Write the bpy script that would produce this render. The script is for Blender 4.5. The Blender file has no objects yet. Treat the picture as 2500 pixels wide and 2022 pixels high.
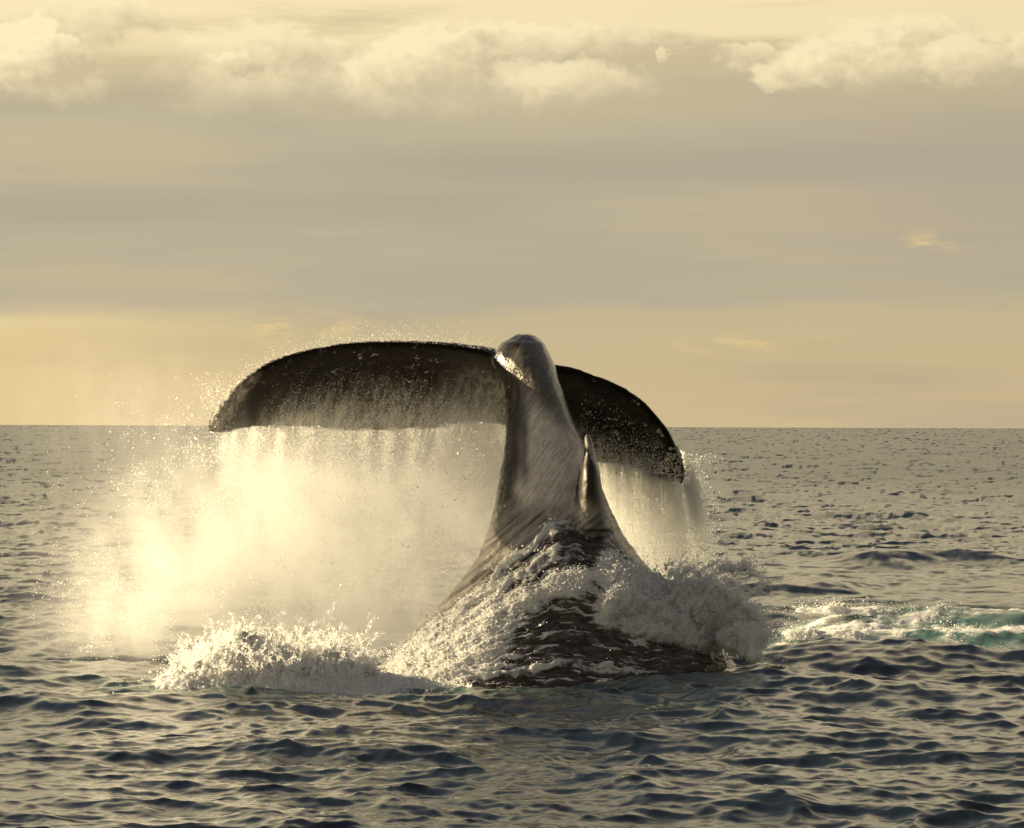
import bpy, math, random
import numpy as np
from mathutils import Vector

random.seed(7)
RNG = np.random.default_rng(11)
scene = bpy.context.scene
COL = scene.collection

# ------------------------------------------------------------------ camera
S = 8.0 / 2147.0 / 28.0          # radians per unit of the layout grid (2147 wide)
H = 2.0                          # camera height over the water
cam_d = bpy.data.cameras.new('camera')
cam = bpy.data.objects.new('camera', cam_d)
COL.objects.link(cam)
cam.location = (0, 0, H)
cam.rotation_euler = (math.radians(90), -0.0035, 0)
cam_d.sensor_width = 36.0
cam_d.lens = 36.0 * 28.0 / 8.0
cam_d.shift_y = 26.0 / 2147.0
cam_d.clip_start = 0.5
cam_d.clip_end = 60000
scene.camera = cam

# ------------------------------------------------------------------ node helper
class X:
    """a node socket (or number) with arithmetic"""
    nt = None
    def __init__(self, s): self.s = s
    @staticmethod
    def m(op, *a, clamp=False):
        n = X.nt.nodes.new('ShaderNodeMath'); n.operation = op; n.use_clamp = clamp
        for i, v in enumerate(a):
            v = v.s if isinstance(v, X) else v
            if isinstance(v, (int, float)): n.inputs[i].default_value = v
            else: X.nt.links.new(v, n.inputs[i])
        return X(n.outputs[0])
    def __add__(s, o): return X.m('ADD', s, o)
    __radd__ = __add__
    def __sub__(s, o): return X.m('SUBTRACT', s, o)
    def __rsub__(s, o): return X.m('SUBTRACT', o, s)
    def __mul__(s, o): return X.m('MULTIPLY', s, o)
    __rmul__ = __mul__
    def __truediv__(s, o): return X.m('DIVIDE', s, o)
    def __pow__(s, o): return X.m('POWER', s, o)
def sstep(a, b, x):
    n = X.nt.nodes.new('ShaderNodeMapRange'); n.interpolation_type = 'SMOOTHSTEP'
    X.nt.links.new(x.s, n.inputs[0])
    n.inputs[1].default_value = a; n.inputs[2].default_value = b
    if a > b:
        n.inputs[1].default_value = b; n.inputs[2].default_value = a
        n.inputs[3].default_value = 1.0; n.inputs[4].default_value = 0.0
    return X(n.outputs[0])
def comb(x, y, z=0.0):
    n = X.nt.nodes.new('ShaderNodeCombineXYZ')
    for i, v in enumerate((x, y, z)):
        if isinstance(v, X): X.nt.links.new(v.s, n.inputs[i])
        else: n.inputs[i].default_value = v
    return n.outputs[0]
def noise(vec, scale=1.0, detail=4.0, rough=0.55, dist=0.0):
    n = X.nt.nodes.new('ShaderNodeTexNoise')
    X.nt.links.new(vec, n.inputs['Vector'])
    n.inputs['Scale'].default_value = scale; n.inputs['Detail'].default_value = detail
    n.inputs['Roughness'].default_value = rough; n.inputs['Distortion'].default_value = dist
    return X(n.outputs[0])
def mixc(f, a, b, mode='MIX'):
    n = X.nt.nodes.new('ShaderNodeMix'); n.data_type = 'RGBA'; n.blend_type = mode
    n.clamp_factor = True
    for i, v in ((0, f), (6, a), (7, b)):
        v = v.s if isinstance(v, X) else v
        if isinstance(v, (int, float)): n.inputs[i].default_value = v
        elif isinstance(v, tuple): n.inputs[i].default_value = (*v, 1.0)
        else: X.nt.links.new(v, n.inputs[i])
    return n.outputs[2]
def lin(r, g, b):
    f = lambda c: (c/255/12.92 if c/255 <= 0.04045 else ((c/255+0.055)/1.055)**2.4)
    return (f(r), f(g), f(b))
def ramp(fac, stops):
    n = X.nt.nodes.new('ShaderNodeValToRGB'); cr = n.color_ramp; cr.interpolation = 'EASE'
    while len(cr.elements) < len(stops): cr.elements.new(0.5)
    for e, (p, c) in zip(cr.elements, stops):
        e.position = p; e.color = (*c, 1.0)
    X.nt.links.new(fac.s, n.inputs[0])
    return n.outputs[0]

# ------------------------------------------------------------------ world, sun, exposure
SUN_AZ, SUN_EL = math.radians(61), math.radians(18)     # to the left of the view, low
TO_SUN = Vector((-math.sin(SUN_AZ)*math.cos(SUN_EL), math.cos(SUN_AZ)*math.cos(SUN_EL), math.sin(SUN_EL)))
sun_d = bpy.data.lights.new('sun', 'SUN')
sun_d.energy = 5.0
sun_d.angle = math.radians(0.5)
sun_d.color = (1.0, 0.80, 0.47)
sun = bpy.data.objects.new('sun', sun_d)
COL.objects.link(sun)
sun.location = (-60, 60, 40)
sun.rotation_euler = TO_SUN.to_track_quat('Z', 'Y').to_euler()

def build_world():
    w = bpy.data.worlds.new('World'); scene.world = w; w.use_nodes = True
    nt = w.node_tree; nt.nodes.clear(); X.nt = nt
    tc = nt.nodes.new('ShaderNodeTexCoord')
    sp = nt.nodes.new('ShaderNodeSeparateXYZ'); nt.links.new(tc.outputs['Generated'], sp.inputs[0])
    dx, dy, dz = (X(sp.outputs[i]) for i in range(3))
    az = X.m('ARCTAN2', dx, dy)
    el = X.m('ARCSINE', dz)
    eld = el * (180/math.pi)
    # layout units: 1073 straight ahead, 894 the horizon
    u = az * (1/S) + 1073.0
    v = 894.0 - el * (1/S)
    big = noise(comb(u*0.0022, v*0.011), 1.0, 5, 0.5)             # long soft streaks
    bands = noise(comb(u*0.0007+7.0, v*0.0075), 1.0, 4, 0.5)
    vv = v + (big - 0.5) * 80.0 + (u - 1073.0) * 0.035 * sstep(900, 600, v)
    t = X.m('MULTIPLY', (894.0 - vv), 1/1100.0, clamp=True)
    base = ramp(t, [(0.00, lin(210, 187, 146)), (0.07, lin(207, 185, 143)), (0.20, lin(200, 184, 145)),
                    (0.232, lin(186, 175, 150)), (0.38, lin(186, 175, 150)), (0.50, lin(186, 175, 150)),
                    (0.60, lin(194, 182, 153)), (0.70, lin(206, 190, 152)), (0.79, lin(222, 204, 162)), (1.0, lin(220, 203, 165))])
    # soft streaks in the grey layer
    base = mixc(sstep(0.46, 0.66, bands) * 0.5, base, lin(206, 187, 147))
    base = mixc(sstep(0.50, 0.32, bands) * 0.35, base, lin(167, 158, 138))
    # lavender grey to the right
    lav = sstep(1350, 2100, u) * sstep(150, 300, v) * sstep(640, 420, v)
    base = mixc(lav * 0.5, base, lin(172, 163, 147))
    # golden glow low toward the sun
    glow = sstep(1150, -250, u) * sstep(560, 720, vv)
    base = mixc(glow * 0.75, base, lin(236, 208, 150))
    edge = X.m('EXPONENT', (vv - 655.0) * (vv - 655.0) * (-1/900.0)) * sstep(800, 100, u)
    base = mixc(edge * 0.45, base, lin(240, 216, 158))
    # small lit wisps near the horizon
    wn = noise(comb(u*0.010+3.1, v*0.045), 1.0, 4, 0.55)
    def spot(cu, cv, ru, rv):
        a = (u - cu) * (1/ru); b = (v - cv) * (1/rv)
        return X.m('EXPONENT', (a*a + b*b) * -1.0)
    wisps = X.m('MAXIMUM', X.m('MAXIMUM', spot(1540, 722, 110, 16), spot(620, 690, 140, 30)),
                X.m('MAXIMUM', spot(1945, 508, 55, 20), spot(1730, 712, 20, 10)))
    base = mixc(wisps * sstep(0.42, 0.64, wn) * 0.8, base, lin(232, 203, 143))
    # cumulus, edges torn by warped noise
    w1 = noise(comb(u*0.0075, v*0.0095), 1.0, 8, 0.60, 0.35)
    w2 = noise(comb(u*0.0075+31.0, v*0.0095+17.0), 1.0, 8, 0.60, 0.35)
    w3 = noise(comb(u*0.028+5.0, v*0.034), 1.0, 5, 0.6)
    w4 = noise(comb(u*0.028+51.0, v*0.034+9.0), 1.0, 5, 0.6)
    uu = u + (w1 - 0.5) * 210.0 + (w3 - 0.5) * 55.0
    cv_ = v + (w2 - 0.5) * 130.0 + (w4 - 0.5) * 60.0
    col = base
    def cloud(col, cu, cvv, ru, rv, bright, soft=0.30, flat=0.0, warm=1.0):
        a = (uu - cu) * (1/ru); b = (cv_ - cvv) * (1/rv)
        q = 1.0 - X.m('SQRT', a*a + b*b)
        m = sstep(0.0, soft, q)
        if flat: m = m * sstep(1.0, flat, b)                     # fades out below
        lit = X.m('ADD', (a * -0.40 + b * -0.85) + (w1 - 0.5) * 1.9 + (w4 - 0.5) * 1.7, 0.56, clamp=True)
        c = mixc(lit, lin(206, 190, 154), lin(255, 238, 192))
        return mixc(m * bright, col, c)
    # high veil along the top, then the piles under it
    top = noise(comb(u*0.0016+2.0, v*0.012+5.0), 1.0, 6, 0.6)
    veil = sstep(0.28, 0.55, top + sstep(150, -60, v) * 0.22 - 0.10) * sstep(185, 60, v)
    fadeup = sstep(-1500, -300, v)
    col = mixc(veil * fadeup * 0.9, col, lin(252, 232, 184))
    col = cloud(col, 660, 185, 360, 120, 0.6, 0.35, -0.5)
    col = cloud(col, 560, 110, 250, 60, 0.65, 0.4, 0.2)
    col = cloud(col, 180, 60, 260, 60, 0.65, 0.5, 0.2)
    col = cloud(col, 120, 190, 150, 70, 0.50, 0.5, 0.2)
    col = cloud(col, 75, 132, 128, 80, 1.0, 0.16, 0.45)
    col = cloud(col, 1000, 190, 340, 105, 0.60, 0.40, -0.4)
    col = cloud(col, 890, 140, 165, 90, 0.95, 0.28, -0.4)
    col = cloud(col, 1180, 90, 300, 45, 0.85, 0.35, 0.2)
    col = cloud(col, 1210, 185, 220, 70, 0.6, 0.45, -0.3)
    col = cloud(col, 495, 132, 50, 26, 0.8, 0.35, 0.3)
    col = cloud(col, 1580, 120, 110, 36, 0.7, 0.4, 0.3)
    col = cloud(col, 1700, 160, 130, 48, 0.8, 0.35, 0.45)
    col = cloud(col, 1850, 122, 240, 98, 0.95, 0.30, 0.1)
    col = cloud(col, 2030, 140, 110, 66, 0.75, 0.3, 0.5)
    col = cloud(col, 2150, 115, 70, 45, 0.85, 0.3, 0.4)
    col = cloud(col, 1405, 130, 26, 26, 0.6, 0.4, 0.4)
    # the same piles go on all round, outside the frame
    gen = noise(comb(u*0.0030+11.0, v*0.0060+3.0), 1.0, 7, 0.6, 0.3)
    around = sstep(0.52, 0.66, gen) * sstep(230, 60, v) * sstep(-1400, -700, v) * X.m('MAXIMUM', sstep(2250, 2500, u), X.m('MAXIMUM', sstep(-100, -350, u), sstep(-40, -200, v)))
    col = mixc(around * 0.6, col, lin(246, 222, 172))
    col = mixc(sstep(7.2, 11, eld) * sstep(22, 13, eld) * 0.7, col, lin(250, 232, 190))  # unseen cream band above the frame, added to brighten the sea's reflections
    # high up and away from the sun the cover thins and the clear sky shows
    sky = nt.nodes.new('ShaderNodeTexSky'); sky.sky_type = 'NISHITA'; sky.sun_disc = False
    sky.sun_elevation = SUN_EL; sky.sun_rotation = -SUN_AZ
    nish = mixc(1.0, sky.outputs[0], (0.095, 0.095, 0.095), 'MULTIPLY')
    sdot = dx * TO_SUN.x + dy * TO_SUN.y + dz * TO_SUN.z
    away = sstep(0.75, -0.55, sdot)
    thin = X.m('MAXIMUM', sstep(13, 33, eld) * 0.94, away * sstep(3, 16, eld) * 0.7)
    nish = mixc(0.62, nish, lin(84, 85, 95))
    col = mixc(thin, col, nish)
    col = mixc(away * 0.45, col, lin(132, 124, 112))
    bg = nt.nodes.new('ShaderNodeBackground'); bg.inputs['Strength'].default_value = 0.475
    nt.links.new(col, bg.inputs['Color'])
    out = nt.nodes.new('ShaderNodeOutputWorld'); nt.links.new(bg.outputs[0], out.inputs['Surface'])
    w.cycles.sampling_method = 'MANUAL'; w.cycles.sample_map_resolution = 512
build_world()

vs = scene.view_settings
vs.view_transform = 'Standard'; vs.look = 'None'; vs.exposure = 1.1; vs.gamma = 1.0; vs.use_curve_mapping = False
scene.render.engine = 'CYCLES'
cy = scene.cycles
cy.use_denoising = True
cy.max_bounces = 12; cy.diffuse_bounces = 3; cy.glossy_bounces = 4; cy.transmission_bounces = 4
cy.volume_bounces = 10; cy.transparent_max_bounces = 8
cy.volume_step_rate = 1.0
cy.sample_clamp_indirect = 6.0

# ------------------------------------------------------------------ numeric helpers
def P(u, v, Y):
    u, v, Y = np.broadcast_arrays(np.asarray(u, float), np.asarray(v, float), np.asarray(Y, float))
    return np.stack([(u-1073)*S*Y, Y, H-(v-894)*S*Y], -1)
def uv_of(p):
    return 1073 + p[..., 0]/(S*p[..., 1]), 894 + (H-p[..., 2])/(S*p[..., 1])
_perm = np.random.default_rng(5).permutation(256)
_perm = np.concatenate([_perm, _perm, _perm])
_g = np.random.default_rng(6).normal(size=(256, 3)); _g /= np.linalg.norm(_g, axis=1)[:, None]
def perlin(p):
    p = np.asarray(p, float); i = np.floor(p).astype(int); f = p - i; i &= 255
    w = f*f*f*(f*(f*6-15)+10)
    out = 0
    for dx in (0, 1):
        for dy in (0, 1):
            for dz in (0, 1):
                h = _perm[_perm[_perm[(i[..., 0]+dx) & 255] + ((i[..., 1]+dy) & 255)] + ((i[..., 2]+dz) & 255)]
                g = _g[h]
                d = g[..., 0]*(f[..., 0]-dx) + g[..., 1]*(f[..., 1]-dy) + g[..., 2]*(f[..., 2]-dz)
                out = out + d * (w[..., 0] if dx else 1-w[..., 0]) * (w[..., 1] if dy else 1-w[..., 1]) * (w[..., 2] if dz else 1-w[..., 2])
    return out * 1.6
def fbm(p, o=4, billow=False, gain=0.5):
    s = 0; a = 1.0; tot = 0
    for k in range(o):
        n = perlin(p * (2.03**k) + 17.3*k)
        s = s + a*((1-2*np.abs(n)) if billow else n); tot += a; a *= gain
    return s/tot
def v3(a, b, c=0.0):
    a, b, c = np.broadcast_arrays(np.asarray(a, float), np.asarray(b, float), np.asarray(c, float))
    return np.stack([a, b, c], -1)
def ss(a, b, x):
    t = np.clip((x-a)/(b-a), 0, 1); return t*t*(3-2*t)

def mesh_from(name, verts, faces, mat=None, smooth=True):
    me = bpy.data.meshes.new(name)
    verts = np.ascontiguousarray(verts, np.float32)
    me.vertices.add(len(verts)); me.vertices.foreach_set('co', verts.ravel())
    if faces is not None and len(faces):
        faces = np.ascontiguousarray(faces, np.int32); n, k = faces.shape
        me.loops.add(n*k); me.loops.foreach_set('vertex_index', faces.ravel())
        me.polygons.add(n); me.polygons.foreach_set('loop_start', np.arange(0, n*k, k, dtype=np.int32))
        if smooth: me.polygons.foreach_set('use_smooth', np.ones(n, bool))
    me.update(calc_edges=True)
    if mat: me.materials.append(mat)
    return me
def fattr(me, name, vals):
    a = me.attributes.new(name, 'FLOAT', 'POINT'); a.data.foreach_set('value', np.ascontiguousarray(vals, np.float32))
def link(name, data, parent=None):
    o = bpy.data.objects.new(name, data); COL.objects.link(o)
    if parent: o.parent = parent
    return o
def tag(o, label=None, cat=None, kind=None, group=None):
    if label: o['label'] = label
    if cat: o['category'] = cat
    if kind: o['kind'] = kind
    if group: o['group'] = group
    return o
def grid_faces(r, c, wrap=False):
    cc = c if wrap else c-1
    i, j = np.meshgrid(np.arange(r-1), np.arange(cc), indexing='ij')
    i = i.ravel(); j = j.ravel(); j2 = (j+1) % c
    return np.stack([i*c+j, i*c+j2, (i+1)*c+j2, (i+1)*c+j], 1)

def new_mat(name):
    m = bpy.data.materials.new(name); m.use_nodes = True
    nt = m.node_tree; nt.nodes.clear(); X.nt = nt
    out = nt.nodes.new('ShaderNodeOutputMaterial')
    return m, nt, out
def attr(name):
    n = X.nt.nodes.new('ShaderNodeAttribute'); n.attribute_name = name; return X(n.outputs['Fac'])
def setin(sock, v):
    if isinstance(v, X): X.nt.links.new(v.s, sock)
    elif isinstance(v, tuple): sock.default_value = (*v, 1.0)
    elif isinstance(v, (int, float)): sock.default_value = v
    else: X.nt.links.new(v, sock)
def principled(**kw):
    n = X.nt.nodes.new('ShaderNodeBsdfPrincipled')
    for k, v in kw.items(): setin(n.inputs[k.replace('_', ' ')], v)
    return n
def objco():
    return X.nt.nodes.new('ShaderNodeTexCoord').outputs['Object']
def mapped(vec, scale=(1, 1, 1), rot=(0, 0, 0)):
    n = X.nt.nodes.new('ShaderNodeMapping'); X.nt.links.new(vec, n.inputs[0])
    n.inputs['Rotation'].default_value = rot; n.inputs['Scale'].default_value = scale
    return n.outputs[0]
def bump(h, strength, dist, normal=None):
    n = X.nt.nodes.new('ShaderNodeBump'); n.inputs['Strength'].default_value = strength; n.inputs['Distance'].default_value = dist
    X.nt.links.new(h.s, n.inputs['Height'])
    if normal: X.nt.links.new(normal, n.inputs['Normal'])
    return n.outputs[0]

# ------------------------------------------------------------------ materials
def mat_sea():
    m, nt, out = new_mat('sea_water')
    co = objco()
    foam = attr('foam'); aer = attr('aerated')
    lace = noise(co, 5.0, 8, 0.68, 1.2)
    fine = noise(mapped(co, (1.0, 1.7, 1.0), (0, 0, 0.3)), 13.0, 6, 0.62, 0.3)
    fm = sstep(0.36, 0.62, foam*0.85 + (lace - 0.5)*0.75)
    base = mixc(aer, (0.009, 0.017, 0.027), mixc(lace, (0.026, 0.088, 0.079), (0.16, 0.27, 0.235)))
    base = mixc(fm, base, (0.78, 0.78, 0.76))
    rough = fm*0.45 + attr('far')*0.20 + 0.06      # unresolved ripples widen the far mirror
    nb = bump(fine, 0.16, 0.012)
    nb = bump(lace*fm, 0.5, 0.05, nb)
    p = principled(Base_Color=base, Roughness=rough, IOR=1.333, Normal=nb)
    nt.links.new(p.outputs[0], out.inputs['Surface'])
    return m
def mat_skin():
    m, nt, out = new_mat('whale_skin')
    co = objco()
    film = attr('film'); scar = attr('scar'); fl = attr('fluke')
    f1 = noise(comb(attr('along'), attr('across')), 1.0, 6, 0.62, 0.4)
    f2 = noise(mapped(co, (16, 14, 5), (0, -0.35, 0)), 1.0, 6, 0.65)
    dr = noise(co, 55.0, 3, 0.6)
    # streaming water on the flukes runs down and back
    st = noise(mapped(co, (20, 8, 4.5), (0, 0.75, 0)), 1.0, 7, 0.65, 0.6)
    tex_s = sstep(0.22, 0.64, f1*0.50 + f2*0.28 + dr*0.22)
    tex_f = sstep(0.42, 0.64, st*0.8 + dr*0.2)
    tex = X(nt_mix(nt, fl, tex_s, tex_f))
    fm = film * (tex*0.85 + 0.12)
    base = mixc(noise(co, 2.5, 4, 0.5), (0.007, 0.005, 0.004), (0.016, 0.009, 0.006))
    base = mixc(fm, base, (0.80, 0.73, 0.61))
    # white scars, scratches and barnacle marks
    sp = noise(co, 9.0, 3, 0.75, 0.8)
    spm = sstep(0.63, 0.68, sp) * scar
    base = mixc(spm, base, (0.42, 0.40, 0.37))
    nb = bump(f1, 0.45, 0.015)
    nb = bump(dr, 0.6, 0.007, nb)
    p = principled(Base_Color=base, Roughness=fm*0.3 + fl*0.15 + 0.20, IOR=1.40, Normal=nb, Specular_IOR_Level=0.34 - fl*0.24,
                   Coat_Weight=0.40 - fl*0.40, Coat_Roughness=0.12, Coat_IOR=1.33)
    nt.links.new(p.outputs[0], out.inputs['Surface'])
    return m
def nt_mix(nt, f, a, b):
    n = nt.nodes.new('ShaderNodeMix'); n.data_type = 'FLOAT'
    nt.links.new(f.s, n.inputs[0]); nt.links.new(a.s, n.inputs[2]); nt.links.new(b.s, n.inputs[3])
    return n.outputs[0]
def mat_white_water():
    """water sheet over the skin, from clear to thick froth"""
    m, nt, out = new_mat('white_water')
    co = objco(); foam = attr('foam')
    a = noise(comb(attr('along')*1.6, attr('across')), 1.0, 7, 0.66, 0.5)
    b = noise(co, 34.0, 5, 0.65)
    fm = sstep(0.26, 0.74, foam*1.0 + (a-0.5)*1.15 + (b-0.5)*0.45)
    base = mixc(fm, mixc(sstep(0.35, 0.65, a), (0.022, 0.015, 0.011), (0.10, 0.080, 0.062)), (0.88, 0.88, 0.86))
    nb = bump(a*0.7+b*0.3, 0.55, 0.03)
    p = principled(Base_Color=base, Roughness=X.m('ADD', fm*0.5, 0.12), IOR=1.36, Normal=nb)
    tr = nt.nodes.new('ShaderNodeBsdfTranslucent'); tr.inputs[0].default_value = (0.8, 0.8, 0.77, 1)
    mx = nt.nodes.new('ShaderNodeMixShader'); nt.links.new((fm*0.4).s, mx.inputs[0])
    nt.links.new(p.outputs[0], mx.inputs[1]); nt.links.new(tr.outputs[0], mx.inputs[2])
    nt.links.new(mx.outputs[0], out.inputs['Surface'])
    return m
def mat_drops(name, trans=0.82, tint=(0.95, 0.95, 0.93)):
    m, nt, out = new_mat(name)
    d = nt.nodes.new('ShaderNodeBsdfDiffuse'); d.inputs[0].default_value = (*tint, 1)
    t = nt.nodes.new('ShaderNodeBsdfTranslucent'); t.inputs[0].default_value = (*tint, 1)
    mx = nt.nodes.new('ShaderNodeMixShader'); mx.inputs[0].default_value = trans
    nt.links.new(d.outputs[0], mx.inputs[1]); nt.links.new(t.outputs[0], mx.inputs[2])
    g = nt.nodes.new('ShaderNodeBsdfGlossy'); g.inputs['Roughness'].default_value = 0.25
    mg = nt.nodes.new('ShaderNodeMixShader'); mg.inputs[0].default_value = 0.06
    nt.links.new(mx.outputs[0], mg.inputs[1]); nt.links.new(g.outputs[0], mg.inputs[2])
    nt.links.new(mg.outputs[0], out.inputs['Surface'])
    return m
def mat_froth():
    m, nt, out = new_mat('froth')
    co = objco()
    b = noise(co, 26.0, 6, 0.68, 0.5)
    base = mixc(sstep(0.30, 0.50, b), (0.80, 0.83, 0.81), (0.95, 0.95, 0.93))
    d = principled(Base_Color=base, Roughness=0.6, IOR=1.33, Normal=bump(b, 0.7, 0.03), Subsurface_Weight=0.75, Subsurface_Scale=0.07)
    d.inputs['Subsurface Radius'].default_value = (1.0, 0.97, 0.9)
    t = nt.nodes.new('ShaderNodeBsdfTranslucent'); t.inputs[0].default_value = (0.82, 0.82, 0.79, 1)
    mx = nt.nodes.new('ShaderNodeMixShader'); mx.inputs[0].default_value = 0.35
    nt.links.new(d.outputs[0], mx.inputs[1]); nt.links.new(t.outputs[0], mx.inputs[2])
    nt.links.new(mx.outputs[0], out.inputs['Surface'])
    return m
def mat_mist():
    m, nt, out = new_mat('mist')
    a = nt.nodes.new('ShaderNodeAttribute'); a.attribute_name = 'density'
    v = nt.nodes.new('ShaderNodeVolumeScatter'); v.inputs['Color'].default_value = (0.992, 0.99, 0.98, 1)
    v.inputs['Anisotropy'].default_value = 0.45
    nt.links.new(a.outputs['Fac'], v.inputs['Density'])
    nt.links.new(v.outputs[0], out.inputs['Volume'])
    return m
M_SEA, M_SKIN, M_WW, M_FROTH, M_MIST = mat_sea(), mat_skin(), mat_white_water(), mat_froth(), mat_mist()
M_DROP = mat_drops('water_drops')
M_FOAMDROP = mat_drops('foam_drops', 0.75)

# ------------------------------------------------------------------ the sea
def ocean_tile(L, N, seed, kp, theta, iso, slope_rms, cut):
    r = np.random.default_rng(seed)
    k1 = 2*np.pi*np.fft.fftfreq(N, L/N)
    kx, ky = np.meshgrid(k1, k1, indexing='ij'); k = np.hypot(kx, ky); k[0, 0] = 1
    c = (kx*np.cos(theta) + ky*np.sin(theta))/k
    A2 = k**-3.7 * np.exp(-(kp/k)**2) * (iso + (1-iso)*c**4) * np.exp(-(k*cut)**2)
    A2[0, 0] = 0
    Hk = np.sqrt(A2) * (r.normal(size=(N, N)) + 1j*r.normal(size=(N, N)))
    sx = np.fft.ifft2(1j*kx*Hk).real; sy = np.fft.ifft2(1j*ky*Hk).real
    s = slope_rms/np.sqrt((sx**2+sy**2).mean()/1.0)
    h = np.fft.ifft2(Hk).real
    dx = np.fft.ifft2(1j*kx/k*Hk).real; dy = np.fft.ifft2(1j*ky/k*Hk).real
    return np.stack([h, sx, sy, dx, dy], -1)*s
def sample(tile, L, x, y):
    N = tile.shape[0]
    a = (x/L*N) % N; b = (y/L*N) % N
    i = np.floor(a).astype(int); j = np.floor(b).astype(int); fa = (a-i)[:, None]; fb = (b-j)[:, None]
    i %= N; j %= N; i2 = (i+1) % N; j2 = (j+1) % N
    return (tile[i, j]*(1-fa)*(1-fb) + tile[i2, j]*fa*(1-fb) + tile[i, j2]*(1-fa)*fb + tile[i2, j2]*fa*fb)

def seg_dist(px, py, poly):
    d = np.full(px.shape, 1e9)
    for (ax, ay), (bx, by) in zip(poly[:-1], poly[1:]):
        vx, vy = bx-ax, by-ay
        t = np.clip(((px-ax)*vx + (py-ay)*vy)/(vx*vx+vy*vy+1e-9), 0, 1)
        d = np.minimum(d, np.hypot(px-ax-t*vx, py-ay-t*vy))
    return d

def build_sea():
    fine = np.radians(np.linspace(-16.5, 16.5, 900))
    coarse = np.radians(np.linspace(16.5, 343.5, 72))[1:-1]
    az = np.concatenate([fine, coarse])
    inv = np.linspace(1/14.0, 1/26000.0, 1080)
    rad = np.concatenate([np.linspace(0.4, 13.6, 22), 1/inv])
    R, A = np.meshgrid(rad, az, indexing='ij')
    shape = R.shape
    x = (R*np.sin(A)).ravel(); y = (R*np.cos(A)).ravel(); r = R.ravel()
    TA = ocean_tile(43.0, 1024, 1, 2*np.pi/3.0, math.radians(-105), 0.16, 0.168, 0.022)
    TB = ocean_tile(13.7, 512, 2, 2*np.pi/0.55, math.radians(-150), 0.35, 0.145, 0.012)
    TD = ocean_tile(5.3, 512, 4, 2*np.pi/0.16, math.radians(-120), 0.4, 0.095, 0.006)
    TC = ocean_tile(311.0, 512, 3, 2*np.pi/14.0, math.radians(-100), 0.15, 0.035, 0.5)
    cb, sb = math.cos(0.5), math.sin(0.5)
    xr = x*cb - y*sb; yr = x*sb + y*cb
    a = sample(TA, 43.0, x, y); b = sample(TB, 13.7, xr, yr); dd_ = sample(TD, 5.3, xr*0.8+yr*0.6, -xr*0.6+yr*0.8); c = sample(TC, 311.0, x, y)
    # rotate tile B's vectors back
    bsx = b[:, 1]*cb + b[:, 2]*sb; bsy = -b[:, 1]*sb + b[:, 2]*cb
    bdx = b[:, 3]*cb + b[:, 4]*sb; bdy = -b[:, 3]*sb + b[:, 4]*cb
    # gusts: patches of livelier and calmer water
    gust = 1.0 + 0.35*fbm(v3(x*0.12, y*0.07), 3)
    # the smooth slick left of the wake, beyond the whale
    slick = ss(2.2, 3.6, x) * ss(36, 40, y) * (1-ss(52, 58, y)) + 0.75*ss(1.6, 2.6, x)*ss(31, 33, y)*(1-ss(36, 40, y))
    slick = np.clip(slick*(0.85 + 0.5*fbm(v3(x*0.35, y*0.15, 3.0), 3)), 0, 1)
    ga = gust*(1-0.55*slick); gb = gust*(1-0.75*slick)
    ga = ga*(1 + 0.45*np.exp(-(((x-0.5)/2.4)**2 + ((y-27.2)/1.1)**2)))
    z = a[:, 0]*ga + b[:, 0]*gb + c[:, 0]
    sx = a[:, 1]*ga + bsx*gb + c[:, 1]; sy = a[:, 2]*ga + bsy*gb + c[:, 2]
    rip = np.clip(1-ss(30, 46, r), 0, 1)*gb*(0.6+0.9*np.clip(fbm(v3(x*0.5, y*0.3, 12.0), 3)+0.4, 0, 1))
    z = z + dd_[:, 0]*rip
    lam = 1.3
    dx = lam*(a[:, 3]*ga + bdx*gb); dy = lam*(a[:, 4]*ga + bdy*gb)
    # swells: one in front of the splash, one dark ridge right of the whale, small crests on the slick
    def ridge(cx0, cx1, y0, slope, hgt, wf, wb, wob=0.25, sd=0.0):
        yy = y - y0 - slope*x - wob*fbm(v3(x*0.55, sd, 0.0), 3)
        w = np.where(yy < 0, wf, wb)
        m = ss(cx0, cx0+1.2, x)*(1-ss(cx1-1.2, cx1, x))
        g = hgt*np.exp(-(yy/w)**2)*m
        return g, g*(-2*yy/w**2)
    for args in ((-14, 9, 26.0, 0.03, 0.085, 1.0, 1.3, 0.5, 1.0), (1.55, 12, 29.9, -0.02, 0.11, 0.8, 1.2, 0.6, 2.0),
                 (2.0, 4.9, 43.0, 0.3, 0.13, 0.6, 1.0, 1.6, 3.0), (4.3, 8.0, 51.5, 0.22, 0.20, 0.8, 1.3, 1.6, 4.0), (1.9, 4.2, 46.0, -0.2, 0.14, 0.6, 0.9, 1.3, 13.0),
                 (-12, -2.3, 29.0, 0.05, 0.12, 1.0, 1.0, 0.4, 5.0), (1.7, 12, 32.6, 0.03, 0.13, 0.45, 0.9, 0.7, 7.0), (2.4, 12, 34.6, 0.02, 0.24, 0.8, 0.9, 0.8, 8.0)):
        g, gy = ridge(*args)
        z += g; sy += gy
    foam = np.zeros_like(x); aer = np.zeros_like(x)
    # churned turquoise water right of the whale
    pat = ss(1.7, 2.5, x)*np.exp(-((y-33.4)/2.0)**4)*(0.80+0.8*fbm(v3(x*0.8, y*0.5, 1.0), 4))
    foam = np.maximum(foam, np.clip(pat*1.2*(0.62+1.1*fbm(v3(x*1.3, y*1.6, 5.0), 4)), 0, 1)); aer = np.maximum(aer, np.clip(pat*1.6, 0, 0.9))
    # froth skirts
    d = np.hypot((x-0.3)/1.9, (y-29.2)/1.35)
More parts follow.
